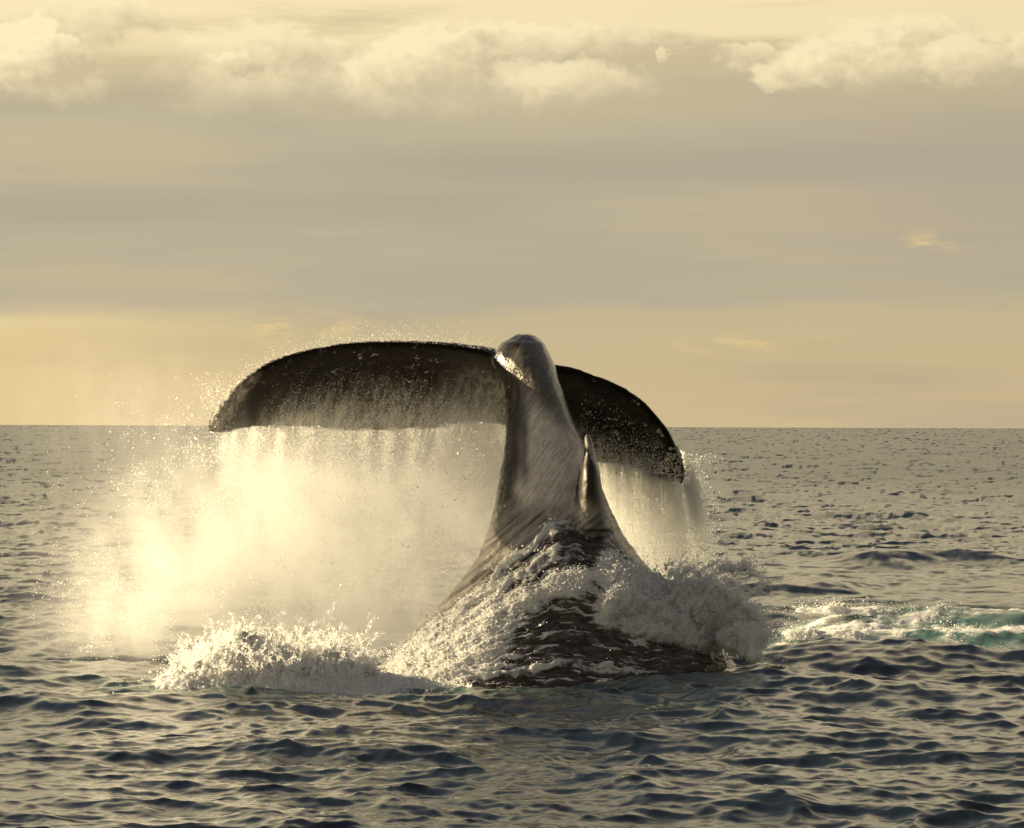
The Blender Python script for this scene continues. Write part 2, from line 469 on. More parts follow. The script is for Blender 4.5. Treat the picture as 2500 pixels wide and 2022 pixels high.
    pat2 = np.exp(-((d-1.0)/0.16)**2)*(0.5+0.7*fbm(v3(x*1.5, y*1.0, 9.0), 4))
    foam = np.maximum(foam, np.clip(pat2*0.8, 0, 0.8))
    pat3 = np.exp(-(((x+1.75)/1.35)**2 + ((y-27.6)/1.1)**2)**1.5)*(0.8+0.7*fbm(v3(x*1.2, y*1.0, 4.0), 4))
    foam = np.maximum(foam, np.clip(pat3, 0, 1)); aer = np.maximum(aer, np.clip(pat3*0.9, 0, 0.8))
    pat4 = np.exp(-(((x+0.75)/0.9)**2 + ((y-26.75)/0.45)**2))*(0.8+0.8*fbm(v3(x*2, y*1.4, 6.0), 4))
    foam = np.maximum(foam, np.clip(pat4*1.0, 0, 0.9)); aer = np.maximum(aer, np.clip(pat4*1.5, 0, 1))
    pat5 = np.exp(-(((x+1.75)/1.5)**2 + ((y-26.5)/0.42)**2))*(0.85+0.9*fbm(v3(x*2.2, y*1.8, 8.0), 4))
    foam = np.maximum(foam, np.clip(pat5*0.9, 0, 0.9)); aer = np.maximum(aer, np.clip(pat5, 0, 0.8))
    # foaming relief
    fl = np.clip(foam, 0, 1)*np.where(r < 60, 1, 0)
    idx = np.where(fl > 0.05)[0]
    rel = 0.05*fbm(v3(x[idx]*4, y[idx]*4, 2.0), 4, True)*fl[idx]
    z[idx] += rel
    sl = 1.0/np.sqrt(1+sx**2+sy**2)
    nrm = np.stack([-sx*sl, -sy*sl, sl], -1)
    V = np.stack([x+dx, y+dy, z], -1)
    F = grid_faces(shape[0], shape[1], True)
    me = mesh_from('sea', V, F, M_SEA)
    # beyond the reach of the mesh the true wave slopes are kept as vertex normals
    far = ss(27, 52, r)[:, None]; fs = 1 - 0.12*ss(30, 100, r); sl = 1.0/np.sqrt(1+(sx*fs)**2+(sy*fs)**2)
    nrm = np.stack([-sx*fs*sl, -sy*fs*sl, sl], -1)
    n0 = np.empty(len(V)*3, np.float32); me.vertices.foreach_get('normal', n0); n0 = n0.reshape(-1, 3)
    n = n0*(1-far) + nrm*far; n /= np.linalg.norm(n, axis=1)[:, None]
    me.normals_split_custom_set_from_vertices(n.tolist())
    fattr(me, 'foam', foam); fattr(me, 'aerated', aer); fattr(me, 'far', ss(32, 160, r))
    o = link('sea', me)
    tag(o, 'choppy grey sea reaching to the horizon, golden where it mirrors the sky', 'sea', 'structure')
build_sea()

# ------------------------------------------------------------------ the whale
SEC = np.array([  # v, left, right, centre distance, half depth, skew
    (1560, 640, 1640, 29.7, 2.00, 0.0), (1490, 700, 1610, 29.65, 1.85, 0.0), (1430, 765, 1575, 29.6, 1.62, 0.0), (1390, 805, 1545, 29.62, 1.48, 0.0),
    (1340, 857, 1502, 29.65, 1.33, 0.05), (1290, 905, 1452, 29.7, 1.20, 0.1), (1230, 955, 1402, 29.75, 1.08, 0.15), (1180, 997, 1352, 29.8, 0.95, 0.2),
    (1130, 1019, 1312, 29.85, 0.80, 0.3), (1080, 1033, 1287, 29.95, 0.68, 0.35), (1040, 1040, 1269, 30.05, 0.60, 0.4), (1000, 1047, 1251, 30.15, 0.55, 0.4),
    (950, 1056, 1231, 30.3, 0.48, 0.45), (900, 1061, 1211, 30.45, 0.43, 0.45), (850, 1062, 1189, 30.6, 0.38, 0.45), (800, 1055, 1172, 30.75, 0.38, 0.4),
    (765, 1034, 1162, 30.85, 0.38, 0.3), (738, 1030, 1151, 30.95, 0.36, 0.2), (718, 1053, 1138, 31.0, 0.30, 0.1), (706, 1073, 1124, 31.02, 0.21, 0.0), (697, 1088, 1109, 31.02, 0.08, 0.0)])
def sec(v):
    v = np.asarray(v, float); o = np.argsort(SEC[:, 0])
    return [np.interp(v, SEC[o, 0], SEC[o, k]) for k in range(1, 6)]
def front(u, v):
    L, R, Yc, d, k = sec(v)
    xn = np.clip((u-(L+R)/2)/((R-L)/2), -1, 1)
    return Yc - d*np.sqrt(np.clip(1-xn**2, 0, 1))*(1+k*xn)
def loft(loops):
    n = loops.shape[1]; V = loops.reshape(-1, 3); F = grid_faces(loops.shape[0], n, True).tolist()
    V = np.concatenate([V, loops[0].mean(0)[None], loops[-1].mean(0)[None]])
    a, b = len(V)-2, len(V)-1; r = (loops.shape[0]-1)*n
    for j in range(n):
        F.append([(j+1) % n, j, a]); F.append([r+j, r+(j+1) % n, b])
    return V, F
def smooth_rows(pts, n):
    """Catmull-Rom resampling by arc length"""
    p = np.asarray(pts, float); d = np.r_[0, np.cumsum(np.linalg.norm(np.diff(p, axis=0), axis=1))]
    t = np.linspace(0, d[-1], n); out = np.empty((n, p.shape[1]))
    m = np.gradient(p, d, axis=0)
    k = np.clip(np.searchsorted(d, t, 'right')-1, 0, len(d)-2); h = (d[k+1]-d[k])[:, None]; s = ((t-d[k])[:, None])/h
    return (2*s**3-3*s**2+1)*p[k] + (s**3-2*s**2+s)*h*m[k] + (-2*s**3+3*s**2)*p[k+1] + (s**3-s**2)*h*m[k+1]

LEAD_L = [(1120, 775, 31.02), (1085, 760, 31.02), (1045, 744, 31.0), (1000, 733, 30.98), (930, 723, 30.95), (850, 718, 30.92), (780, 718, 30.88), (720, 722, 30.84), (660, 733, 30.8),
          (600, 748, 30.76), (560, 765, 30.72), (520, 791, 30.68), (490, 820, 30.65), (464, 856, 30.62), (446, 890, 30.6), (442, 904, 30.6)]
TRAIL_L = [(1130, 905, 31.75), (1080, 895, 31.8), (1020, 882, 31.85), (975, 886, 31.86), (930, 893, 31.84), (870, 898, 31.8), (800, 900, 31.72), (720, 901, 31.6), (640, 897, 31.42),
           (560, 898, 31.2), (510, 900, 31.0), (485, 906, 30.86), (468, 910, 30.74), (456, 911, 30.67), (450, 911, 30.64), (446, 909, 30.62)]
LEAD_R = [(1090, 765, 31.05), (1130, 764, 31.1), (1165, 766, 31.15), (1200, 772, 31.25), (1240, 785, 31.36), (1290, 804, 31.5), (1330, 828, 31.6), (1365, 858, 31.7), (1390, 890, 31.78),
          (1410, 930, 31.85), (1420, 970, 31.9), (1422, 994, 31.92), (1418, 1006, 31.93)]
TRAIL_R = [(1090, 930, 31.8), (1130, 945, 31.85), (1165, 955, 31.95), (1200, 962, 32.05), (1240, 967, 32.12), (1275, 970, 32.2), (1310, 974, 32.24), (1340, 983, 32.25), (1365, 993, 32.22),
           (1385, 1002, 32.15), (1400, 1010, 32.05), (1409, 1013, 32.0), (1413, 1011, 31.96)]
def fluke(lead, trail, sgn):
    n = 64
    a = smooth_rows(lead, n); b = smooth_rows(trail, n)
    jit = perlin(v3(b[:, 0]/22.0, 3.3*sgn, 0.5))*5.0 + perlin(v3(b[:, 0]/60.0, 8.3*sgn, 0.5))*4
    b[:, 1] += jit*ss(0.0, 0.15, np.linspace(0, 1, n))*(1-ss(0.9, 1.0, np.linspace(0, 1, n)))
    A = P(a[:, 0], a[:, 1], a[:, 2]); B = P(b[:, 0], b[:, 1], b[:, 2])
    c = (1-np.cos(np.linspace(0, np.pi, 22)))/2
    span = np.gradient((A+B)/2, axis=0); ch = B-A
    nn = np.cross(span, ch); nn /= np.linalg.norm(nn, axis=1)[:, None]
    nn *= np.sign(nn[:, 1:2])                      # away from the camera
    tt = np.linspace(0, 1, n)
    thick = 0.085*(1-0.55*tt)*(1 + 0.9*np.exp(-(tt/0.10)**2)); cam_ = 0.16*(1-0.6*tt)
    taper = np.clip((1-tt)/0.04, 0.35, 1)
    loops = []
    for i in range(n):
        prof = (1.9*np.sqrt(c)*(1-c)**0.9 + 0.14*np.sqrt(c))*thick[i]*taper[i] + 0.022*taper[i]*np.sqrt(np.clip(c*6, 0, 1))
        prof[-1] = 0.012
        mid = A[i] + c[:, None]*ch[i] + (cam_[i]*4*c*(1-c))[:, None]*nn[i]
        f = mid - prof[:, None]*nn[i]; k = mid + prof[:, None]*nn[i]
        loops.append(np.concatenate([f, k[::-1][:-1]]))
    return loft(np.array(loops))

def build_whale():
    vs_ = np.concatenate([np.linspace(1560, 720, 90), np.linspace(716, 700, 10)])
    th = np.linspace(0, 2*np.pi, 56, endpoint=False)
    L, R, Yc, d, k = sec(vs_)
    # soften the interpolated outline
    ker = np.ones(5)/5
    sm = lambda q: np.r_[q[:2], np.convolve(q, ker, 'valid'), q[-2:]]
    L, R, Yc, d, k = map(sm, (L, R, Yc, d, k))
    loops = []
    for i, v in enumerate(vs_):
        xn = np.cos(th); yn = np.sin(th)
        yy = np.where(yn < 0, yn*(1+k[i]*xn), yn*0.85)
        loops.append(P((L[i]+R[i])/2 + xn*(R[i]-L[i])/2, v, Yc[i] + d[i]*yy))
    parts = [loft(np.array(loops)), fluke(LEAD_L, TRAIL_L, 1), fluke(LEAD_R, TRAIL_R, 2)]
    # dorsal fin, seen from ahead: thin, hooked, leaning back
    fin = [(1110, 1196, 1288, 29.50, 0.50), (1080, 1203, 1280, 29.40, 0.36), (1050, 1208, 1270, 29.33, 0.29), (1020, 1212, 1262, 29.30, 0.25), (985, 1217, 1257, 29.30, 0.21),
           (960, 1222, 1251, 29.35, 0.165), (940, 1224, 1246, 29.38, 0.13), (922, 1225, 1241, 29.42, 0.085), (908, 1226, 1236, 29.45, 0.045)]
    q = smooth_rows(fin, 30); tf = np.linspace(0, 2*np.pi, 24, endpoint=False)
    fl = [P((r[1]+r[2])/2 + np.cos(tf)*np.maximum((r[2]-r[1])/2, 2.2), r[0], r[3] + np.sin(tf)*r[4]) for r in q]
    parts.append(loft(np.array(fl)))
    V = []; F = []; o = 0
    for v_, f_ in parts:
        V.append(v_); F += [[i+o for i in f] for f in f_]; o += len(v_)
    me = bpy.data.meshes.new('body'); me.from_pydata(np.concatenate(V).tolist(), [], F); me.update()
    import bmesh
    bm = bmesh.new(); bm.from_mesh(me); bmesh.ops.recalc_face_normals(bm, faces=bm.faces); bm.to_mesh(me); bm.free()
    tmp = link('body_raw', me)
    md = tmp.modifiers.new('remesh', 'REMESH'); md.mode = 'VOXEL'; md.voxel_size = 0.0165; md.use_smooth_shade = True
    ms = tmp.modifiers.new('smooth', 'SMOOTH'); ms.factor = 0.5; ms.iterations = 5
    dg = bpy.context.evaluated_depsgraph_get()
    body = bpy.data.meshes.new_from_object(tmp.evaluated_get(dg))
    bpy.data.objects.remove(tmp); bpy.data.meshes.remove(me)
    body.name = 'body'
    n = len(body.vertices); co = np.empty(n*3, np.float32); body.vertices.foreach_get('co', co); co = co.reshape(-1, 3).astype(float)
    nr = np.empty(n*3, np.float32); body.vertices.foreach_get('normal', nr); nr = nr.reshape(-1, 3)
    u, v = uv_of(co)
    L, R, Yc, d, k = sec(v)
    xn = (u-(L+R)/2)/((R-L)/2)
    stock = ((np.abs(xn) < 1.06) & (co[:, 1] < Yc + d*0.9) & (v > 698)).astype(float)
    ft = np.array(fin)[::-1]
    finm = ((v > 900) & (u > np.interp(v, ft[:, 0], ft[:, 1])-3) & (u < np.interp(v, ft[:, 0], ft[:, 2])+3) & (co[:, 1] < 29.7))*(1-ss(1035, 1085, v))
    # streaming wrinkles
    lowf = ss(1030, 1095, v)*stock; skd = fbm(v3(u/90 + v/150, (u*0.62+v*0.78)/7.0, 6.0), 4)
    w = lowf*skd*0.014 + fbm(v3(co[:, 0]*9, co[:, 1]*7, co[:, 2]*5), 4)*0.010 + fbm(co*22.0, 3)*0.004
    co = co + nr*(w*np.where(finm > 0, 0.3, 1.0))[:, None]
    body.vertices.foreach_set('co', co.astype(np.float32).ravel())
    pn = fbm(v3(u/60.0, v/90.0, 1.0), 4)
    # aerated film on the flank, keel band on the left dark as bare skin plus painted shade, dark strip by the ridge, glossy hump
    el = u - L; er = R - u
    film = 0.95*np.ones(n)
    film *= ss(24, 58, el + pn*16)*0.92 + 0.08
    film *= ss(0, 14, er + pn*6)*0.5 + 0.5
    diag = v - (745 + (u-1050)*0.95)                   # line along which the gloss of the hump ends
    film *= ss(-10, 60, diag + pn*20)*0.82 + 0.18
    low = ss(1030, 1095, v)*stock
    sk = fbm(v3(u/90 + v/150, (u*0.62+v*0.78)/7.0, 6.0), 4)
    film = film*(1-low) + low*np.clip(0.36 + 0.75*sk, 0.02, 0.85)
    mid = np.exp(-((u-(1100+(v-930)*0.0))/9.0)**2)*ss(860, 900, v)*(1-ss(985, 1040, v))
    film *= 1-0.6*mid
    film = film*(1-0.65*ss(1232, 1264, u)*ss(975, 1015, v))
    film = film*(1-finm) + 0.03*finm
    # flukes: film grows toward the trailing edge, tip stays dark
    la = np.array(LEAD_L); o_ = np.argsort(la[:, 0]); vl = np.interp(u, la[o_, 0], la[o_, 1])
    fL = ss(50, 165, v-vl + pn*26)*ss(535, 585, u + pn*25 + (v-830)*0.2)*0.95
    strk = fbm(v3((u*0.82+v*0.57)/26.0, (u*0.57-v*0.82)/150.0, 2.0), 4)
    fL = 0.85*fL*np.clip(0.55 + 1.7*strk + 0.4*ss(840, 895, v), 0.05, 1.15)
    fL = np.maximum(fL, ss(900, 1040, u)*ss(20, 70, v-vl)*0.55)
    tip_lit = ss(44, 12, 0*u + (u - np.interp(v, [780, 820, 860, 905], [530, 490, 462, 442])) + pn*10) if False else (1-ss(12, 40, u-np.interp(v, [760, 790, 820, 860, 905], [565, 520, 490, 463, 442]) + pn*10))
    tip_lit = tip_lit*ss(775, 815, v)*(u < 620)
    fL = np.maximum(fL, tip_lit*0.95)  # sunlit outer edge of the left tip, painted pale into the mask
    lr = np.array(LEAD_R); o_ = np.argsort(lr[:, 0]); vr = np.interp(u, lr[o_, 0], lr[o_, 1])
    fR = ss(100, 205, v-vr + pn*26 + (1300-u)*0.12)*(1-ss(1372, 1392, u+pn*12))*0.85
    isL = (u < 1060) & (stock < 0.5); isR = (u > 1060) & (stock < 0.5)
    film = np.where(isL, fL, np.where(isR, fR, film))
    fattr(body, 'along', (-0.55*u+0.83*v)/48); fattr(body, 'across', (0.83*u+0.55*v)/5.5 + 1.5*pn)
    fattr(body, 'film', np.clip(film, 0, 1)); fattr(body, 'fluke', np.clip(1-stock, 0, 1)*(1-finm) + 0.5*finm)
    scar = np.where(isL, (1-ss(45, 90, v-vl))*ss(8, 22, v-vl)*ss(560, 720, u)*(1-ss(900, 1000, u)) + 0.25*(1-ss(80, 120, v-vl)), 0)
    scar = np.where(isR, (1-ss(95, 150, v-vr))*0.8*ss(1200, 1260, u), scar)
    scar = np.maximum(scar, np.where(isR & (u > 1396) & (v > 940), 1.3, 0))
    fattr(body, 'scar', np.clip(scar, 0, 1.3))
    body.materials.clear(); body.materials.append(M_SKIN)
    body.polygons.foreach_set('use_smooth', np.ones(len(body.polygons), bool)); body.update()
    # barnacle clusters on the fluke tips
    cand = np.where((((u > 1397) & (v > 938) & (v < 1006) & isR) | ((u < 492) & (v > 830) & (v < 905) & isL & (u < 1060))) & (nr[:, 1] < -0.15))[0]
    pick = RNG.choice(cand, min(len(cand), 150), replace=False)
    BV, BF = [], []
    for i_ in pick:
        nn = nr[i_]/np.linalg.norm(nr[i_]); t1 = np.cross(nn, (0.3, 0.5, 0.8)); t1 /= np.linalg.norm(t1); t2 = np.cross(nn, t1)
        r0 = RNG.uniform(0.010, 0.021) if u[i_] > 1000 else RNG.uniform(0.007, 0.013); o_b = len(BV)
        for rr, hh in ((1.0, -0.3), (0.85, 0.45), (0.45, 0.75), (0.30, 0.40)):
            for k_ in range(7):
                a_ = k_*2*math.pi/7
                BV.append(co[i_] + (t1*math.cos(a_) + t2*math.sin(a_))*r0*rr + nn*r0*hh)
        for j_ in range(3):
            for k_ in range(7):
                BF.append([o_b+j_*7+k_, o_b+j_*7+(k_+1) % 7, o_b+(j_+1)*7+(k_+1) % 7, o_b+(j_+1)*7+k_])
    root = link('whale', None)
    root.location = (0.45, 29.6, 0.0)
    tag(root, 'dark whale lifting its wet tail stock and drooping flukes out of the sea', 'whale')
    b = link('body', body, root)
    b.location = (-0.45, -29.6, 0.0)
    mb, nt, out = new_mat('barnacle_shell')
    pb = principled(Base_Color=mixc(noise(objco(), 60.0, 3, 0.6), (0.30, 0.27, 0.22), (0.55, 0.52, 0.46)), Roughness=0.6)
    nt.links.new(pb.outputs[0], out.inputs['Surface'])
    bo = link('barnacles', mesh_from('barnacles', np.array(BV), np.array(BF), mb, False), root)
    bo.location = (-0.45, -29.6, 0.0); bo['kind'] = 'stuff'
    return b, co, nr
BODY, BCO, BNR = build_whale()

# ------------------------------------------------------------------ drops: points shown as little spheres
def drops_group(mat):
    ng = bpy.data.node_groups.new('drops_' + mat.name, 'GeometryNodeTree')
    ng.interface.new_socket('Geometry', in_out='INPUT', socket_type='NodeSocketGeometry')
    ng.interface.new_socket('Geometry', in_out='OUTPUT', socket_type='NodeSocketGeometry')
    i = ng.nodes.new('NodeGroupInput'); o = ng.nodes.new('NodeGroupOutput')
    m = ng.nodes.new('GeometryNodeMeshToPoints'); a = ng.nodes.new('GeometryNodeInputNamedAttribute'); a.data_type = 'FLOAT'
    a.inputs['Name'].default_value = 'size'
    s = ng.nodes.new('GeometryNodeSetMaterial'); s.inputs['Material'].default_value = mat
    ng.links.new(i.outputs[0], m.inputs['Mesh']); ng.links.new(a.outputs['Attribute'], m.inputs['Radius'])
    ng.links.new(m.outputs[0], s.inputs['Geometry']); ng.links.new(s.outputs[0], o.inputs[0])
    return ng
GROUPS = {}
def drops(name, pts, size, mat, label, cat):
    me = mesh_from(name, pts, None, mat); fattr(me, 'size', size)
    o = link(name, me)
    if mat.name not in GROUPS: GROUPS[mat.name] = drops_group(mat)
    md = o.modifiers.new('drops', 'NODES'); md.node_group = GROUPS[mat.name]
    tag(o, label, cat, 'stuff')
    return o
def thin_by(pts, f):
    keep = RNG.random(len(pts)) < f
    return pts[keep]

# ------------------------------------------------------------------ white water over the back
TOP_U = [760, 795, 847, 921, 976, 1031, 1058, 1113, 1155, 1200, 1250, 1300, 1361, 1434, 1500, 1560, 1600]
TOP_V = [1412, 1392, 1353, 1303, 1266, 1222, 1183, 1138, 1094, 1084, 1100, 1158, 1192, 1214, 1246, 1290, 1330]
def flow(u, v):
    """0 along the upper foam line, 1 at the waterline: lines of equal value follow the running water"""
    t = np.interp(u, TOP_U, TOP_V)
    return (v - t)/(1436 - t + 20)
def foam_map(u, v):
    wu = u + 16*fbm(v3(u/60, v/60, 1.0), 3); wv = v + 11*fbm(v3(u/55, v/45, 5.0), 4)
    q = flow(wu, wv)
    left = 1-ss(1215, 1262, wu)
    f = np.zeros_like(u)
    def band(c, w, a, up=1.0):
        d = q-c
        return a*np.exp(-(np.where(d < 0, d/(w*up), d/w))**2)
    br = 0.62 + 0.95*fbm(v3(u/42, q*5, 11.0), 3)          # bands break up along their length
    br2 = 0.55 + 1.1*fbm(v3(u/30, q*7, 21.0), 3)
    f = np.maximum(f, band(0.03, 0.06, 1.0, 0.5)*left*br)
    f = np.maximum(f, band(0.19, 0.07, 0.85, 0.8)*left*br2)
    f = np.maximum(f, band(0.37, 0.095, 1.0, 0.7)*np.clip(br+0.2, 0, 1.1)*(1-ss(1235, 1285, wu)))
    f = np.maximum(f, band(0.50, 0.05, 0.8)*br2*(1-ss(1060, 1130, wu)))
    f = np.maximum(f, band(0.62, 0.05, 0.6)*br*(1-ss(1000, 1080, wu)))
    f = np.maximum(f, band(0.84, 0.022, 0.85)*np.clip(br2, 0, 1)*ss(880, 940, wu)*(1-ss(1290, 1400, wu)))
    f = np.maximum(f, 0.62*(1-ss(1010, 1110, wu))*ss(0.0, 0.06, q)*(1-ss(0.75, 0.9, q)))
    f = np.maximum(f, 0.9*(1-ss(850, 930, wu))*ss(0.0, 0.05, q))
    mass = ss(1222, 1275, wu)*ss(0.05, 0.16, q)*(1-ss(0.52, 0.66, q + 0.06*fbm(v3(u/40, v/40, 8.0), 3)))
    f = np.maximum(f, mass)
    st = fbm(v3(u/75, q*17, 2.0), 5, gain=0.6)
    st2 = fbm(v3(u/34, q*46, 4.0), 3)
    f = f*(0.88+0.6*st) + (0.36*st + 0.28*st2 + 0.16 + 0.10*(1-ss(1060, 1200, u)))*(q > -0.3)
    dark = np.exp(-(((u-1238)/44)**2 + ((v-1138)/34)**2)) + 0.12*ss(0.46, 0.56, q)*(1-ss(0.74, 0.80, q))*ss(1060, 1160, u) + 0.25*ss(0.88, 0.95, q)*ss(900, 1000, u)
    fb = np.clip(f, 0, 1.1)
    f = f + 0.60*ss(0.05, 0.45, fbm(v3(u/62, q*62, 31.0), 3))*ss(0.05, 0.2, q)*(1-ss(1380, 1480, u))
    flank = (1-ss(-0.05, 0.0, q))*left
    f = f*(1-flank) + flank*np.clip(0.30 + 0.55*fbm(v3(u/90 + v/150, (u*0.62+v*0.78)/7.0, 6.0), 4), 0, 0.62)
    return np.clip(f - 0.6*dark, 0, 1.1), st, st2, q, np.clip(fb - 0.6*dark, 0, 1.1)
def build_white_water():
    uu = np.arange(770, 1572, 1.7); vv = np.arange(1046, 1452, 1.7)
    V, U = np.meshgrid(vv, uu, indexing='ij')
    L, R, Yc, d, k = sec(V)
    xn = (U-(L+R)/2)/((R-L)/2)
    inside = np.abs(xn) < 0.988
    Uc = np.clip(U, L+(R-L)*0.005, R-(R-L)*0.005)
    Y = front(Uc, V)
    p = P(Uc, V, Y)
    gu = np.gradient(p, axis=1); gv = np.gradient(p, axis=0)
    n = np.cross(gu, gv); n /= np.linalg.norm(n, axis=2)[..., None]+1e-9
    n *= -np.sign(n[..., 1:2])
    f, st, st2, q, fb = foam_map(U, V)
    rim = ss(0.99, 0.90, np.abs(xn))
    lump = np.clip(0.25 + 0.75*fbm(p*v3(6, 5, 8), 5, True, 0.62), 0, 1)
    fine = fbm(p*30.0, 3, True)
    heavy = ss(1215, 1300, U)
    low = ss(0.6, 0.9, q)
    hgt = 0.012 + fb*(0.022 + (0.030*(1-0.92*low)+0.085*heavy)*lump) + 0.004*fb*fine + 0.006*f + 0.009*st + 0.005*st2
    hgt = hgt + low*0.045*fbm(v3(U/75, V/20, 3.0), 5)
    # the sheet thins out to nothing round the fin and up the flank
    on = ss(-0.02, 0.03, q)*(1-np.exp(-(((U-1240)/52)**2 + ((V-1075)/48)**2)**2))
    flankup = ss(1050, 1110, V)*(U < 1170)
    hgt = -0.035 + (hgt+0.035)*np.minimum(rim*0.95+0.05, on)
    p2 = p + n*hgt[..., None]
    F = grid_faces(*U.shape)
    ok = (inside & (on > 0.05)).ravel()
    F = F[ok[F].all(1)]
    used, invx = np.unique(F, return_inverse=True)
    me = mesh_from('white_water', p2.reshape(-1, 3)[used], invx.reshape(F.shape), M_WW)
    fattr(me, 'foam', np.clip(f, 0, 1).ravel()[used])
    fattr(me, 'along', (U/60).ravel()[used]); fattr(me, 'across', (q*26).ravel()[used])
    o = link('white_water', me)
    tag(o, 'white water and froth sliding in ridges over the back below the dorsal fin', 'white water', 'stuff')
    # droplets flung off the crests
    w = (np.clip(f-0.55, 0, 1)**1.5*inside*(on > 0.5)*(1-0.85*low)).ravel(); w /= w.sum()
    k = 9000
    idx = RNG.choice(len(w), k, p=w)
    b = p2.reshape(-1, 3)[idx] + n.reshape(-1, 3)[idx]*(RNG.exponential(0.022, k)[:, None]) + RNG.normal(0, 0.006, (k, 3))
    b[:, 2] += RNG.exponential(0.012, k)
    return b
FOAM_PTS = build_white_water()
drops('froth_bubbles', FOAM_PTS, 0.0011 + RNG.gamma(1.4, 0.0011, len(FOAM_PTS)), M_FOAMDROP,
      'froth bubbles clinging to the ridges of white water on the back', 'froth')

# ------------------------------------------------------------------ lumpy splashes: blobs fused and roughened
def ico(sub=1):
    import bmesh
    bm = bmesh.new(); bmesh.ops.create_icosphere(bm, subdivisions=sub, radius=1.0)
    v = np.array([q.co[:] for q in bm.verts]); f = np.array([[w.index for w in p.verts] for p in bm.faces]); bm.free()
    return v, f
ICO = ico(2)
def fused(name, cen, rad, voxel, amp, mat, label, cat):
    v, f = ICO; n = len(cen)
    V = (cen[:, None, :] + v[None]*rad[:, None, None]).reshape(-1, 3)
    F = (f[None] + (np.arange(n)*len(v))[:, None, None]).reshape(-1, 3)
    tmp = link('raw', mesh_from('raw', V, F))
    md = tmp.modifiers.new('r', 'REMESH'); md.mode = 'VOXEL'; md.voxel_size = voxel
    ms = tmp.modifiers.new('s', 'SMOOTH'); ms.iterations = 5
    me = bpy.data.meshes.new_from_object(tmp.evaluated_get(bpy.context.evaluated_depsgraph_get()))
    bpy.data.objects.remove(tmp)
    k = len(me.vertices); co = np.empty(k*3, np.float32); me.vertices.foreach_get('co', co); co = co.reshape(-1, 3)
    nr = np.empty(k*3, np.float32); me.vertices.foreach_get('normal', nr); nr = nr.reshape(-1, 3)
    q = co.astype(float)
    from mathutils.kdtree import KDTree
    kd = KDTree(n)
    for i_, c_ in enumerate(cen): kd.insert(c_, i_)
    kd.balance()
    near = np.array([rad[kd.find(c_)[1]] for c_ in co])
    d = (amp*(fbm(q*7.0, 5, True, 0.62)) + amp*0.6*fbm(q*3.0, 2))*np.clip((near-0.006)/0.030, 0.10, 1.0)
    d = d + amp*0.35*fbm(q*26.0, 3, True)*np.clip((near-0.010)/0.02, 0, 1)
    co2 = co + nr*d[:, None]
    me.vertices.foreach_set('co', co2.astype(np.float32).ravel())
    me.polygons.foreach_set('use_smooth', np.ones(len(me.polygons), bool)); me.update()
    me.materials.clear(); me.materials.append(mat); me.name = name
    o = link(name, me); tag(o, label, cat, 'stuff')
    return co2, nr

def jets(base, n, per, length, seed, lean=(0, 0, 1), spread=0.5, jit=0.006):
    """threads of drops thrown up from a splash on short falling arcs"""
    r = np.random.default_rng(seed)
    b = base[r.integers(0, len(base), n)]
    d = np.asarray(lean, float)[None] + r.normal(0, spread, (n, 3)); d[:, 2] = np.abs(d[:, 2]) + 0.2
    d /= np.linalg.norm(d, axis=1)[:, None]; L = length*(0.25 + r.gamma(1.6, 0.5, n))
    i = np.repeat(np.arange(n), per); t = r.random(n*per)
    p = b[i] + d[i]*(L[i]*t)[:, None]; p[:, 2] -= 0.45*L[i]*t*t
    return p + r.normal(0, 1, p.shape)*(jit*(0.4+1.2*t))[:, None]
def ridged(p, o=6, gain=0.6):
    w = p + 0.35*v3(fbm(p*0.9+5.0, 3), fbm(p*0.9+9.0, 3), fbm(p*0.9+13.0, 3))
    return np.clip(fbm(w, o, True, gain), -0.2, 1)
def grid_normals(p):
    n = np.cross(np.gradient(p, axis=1), np.gradient(p, axis=0)); return n/(np.linalg.norm(n, axis=2)[..., None]+1e-9)
def cut_mesh(name, p, ok, mat):
    F = grid_faces(*p.shape[:2]); F = F[ok.ravel()[F].all(1)]
    used, inv_ = np.unique(F, return_inverse=True)
    return mesh_from(name, p.reshape(-1, 3)[used], inv_.reshape(F.shape), mat)
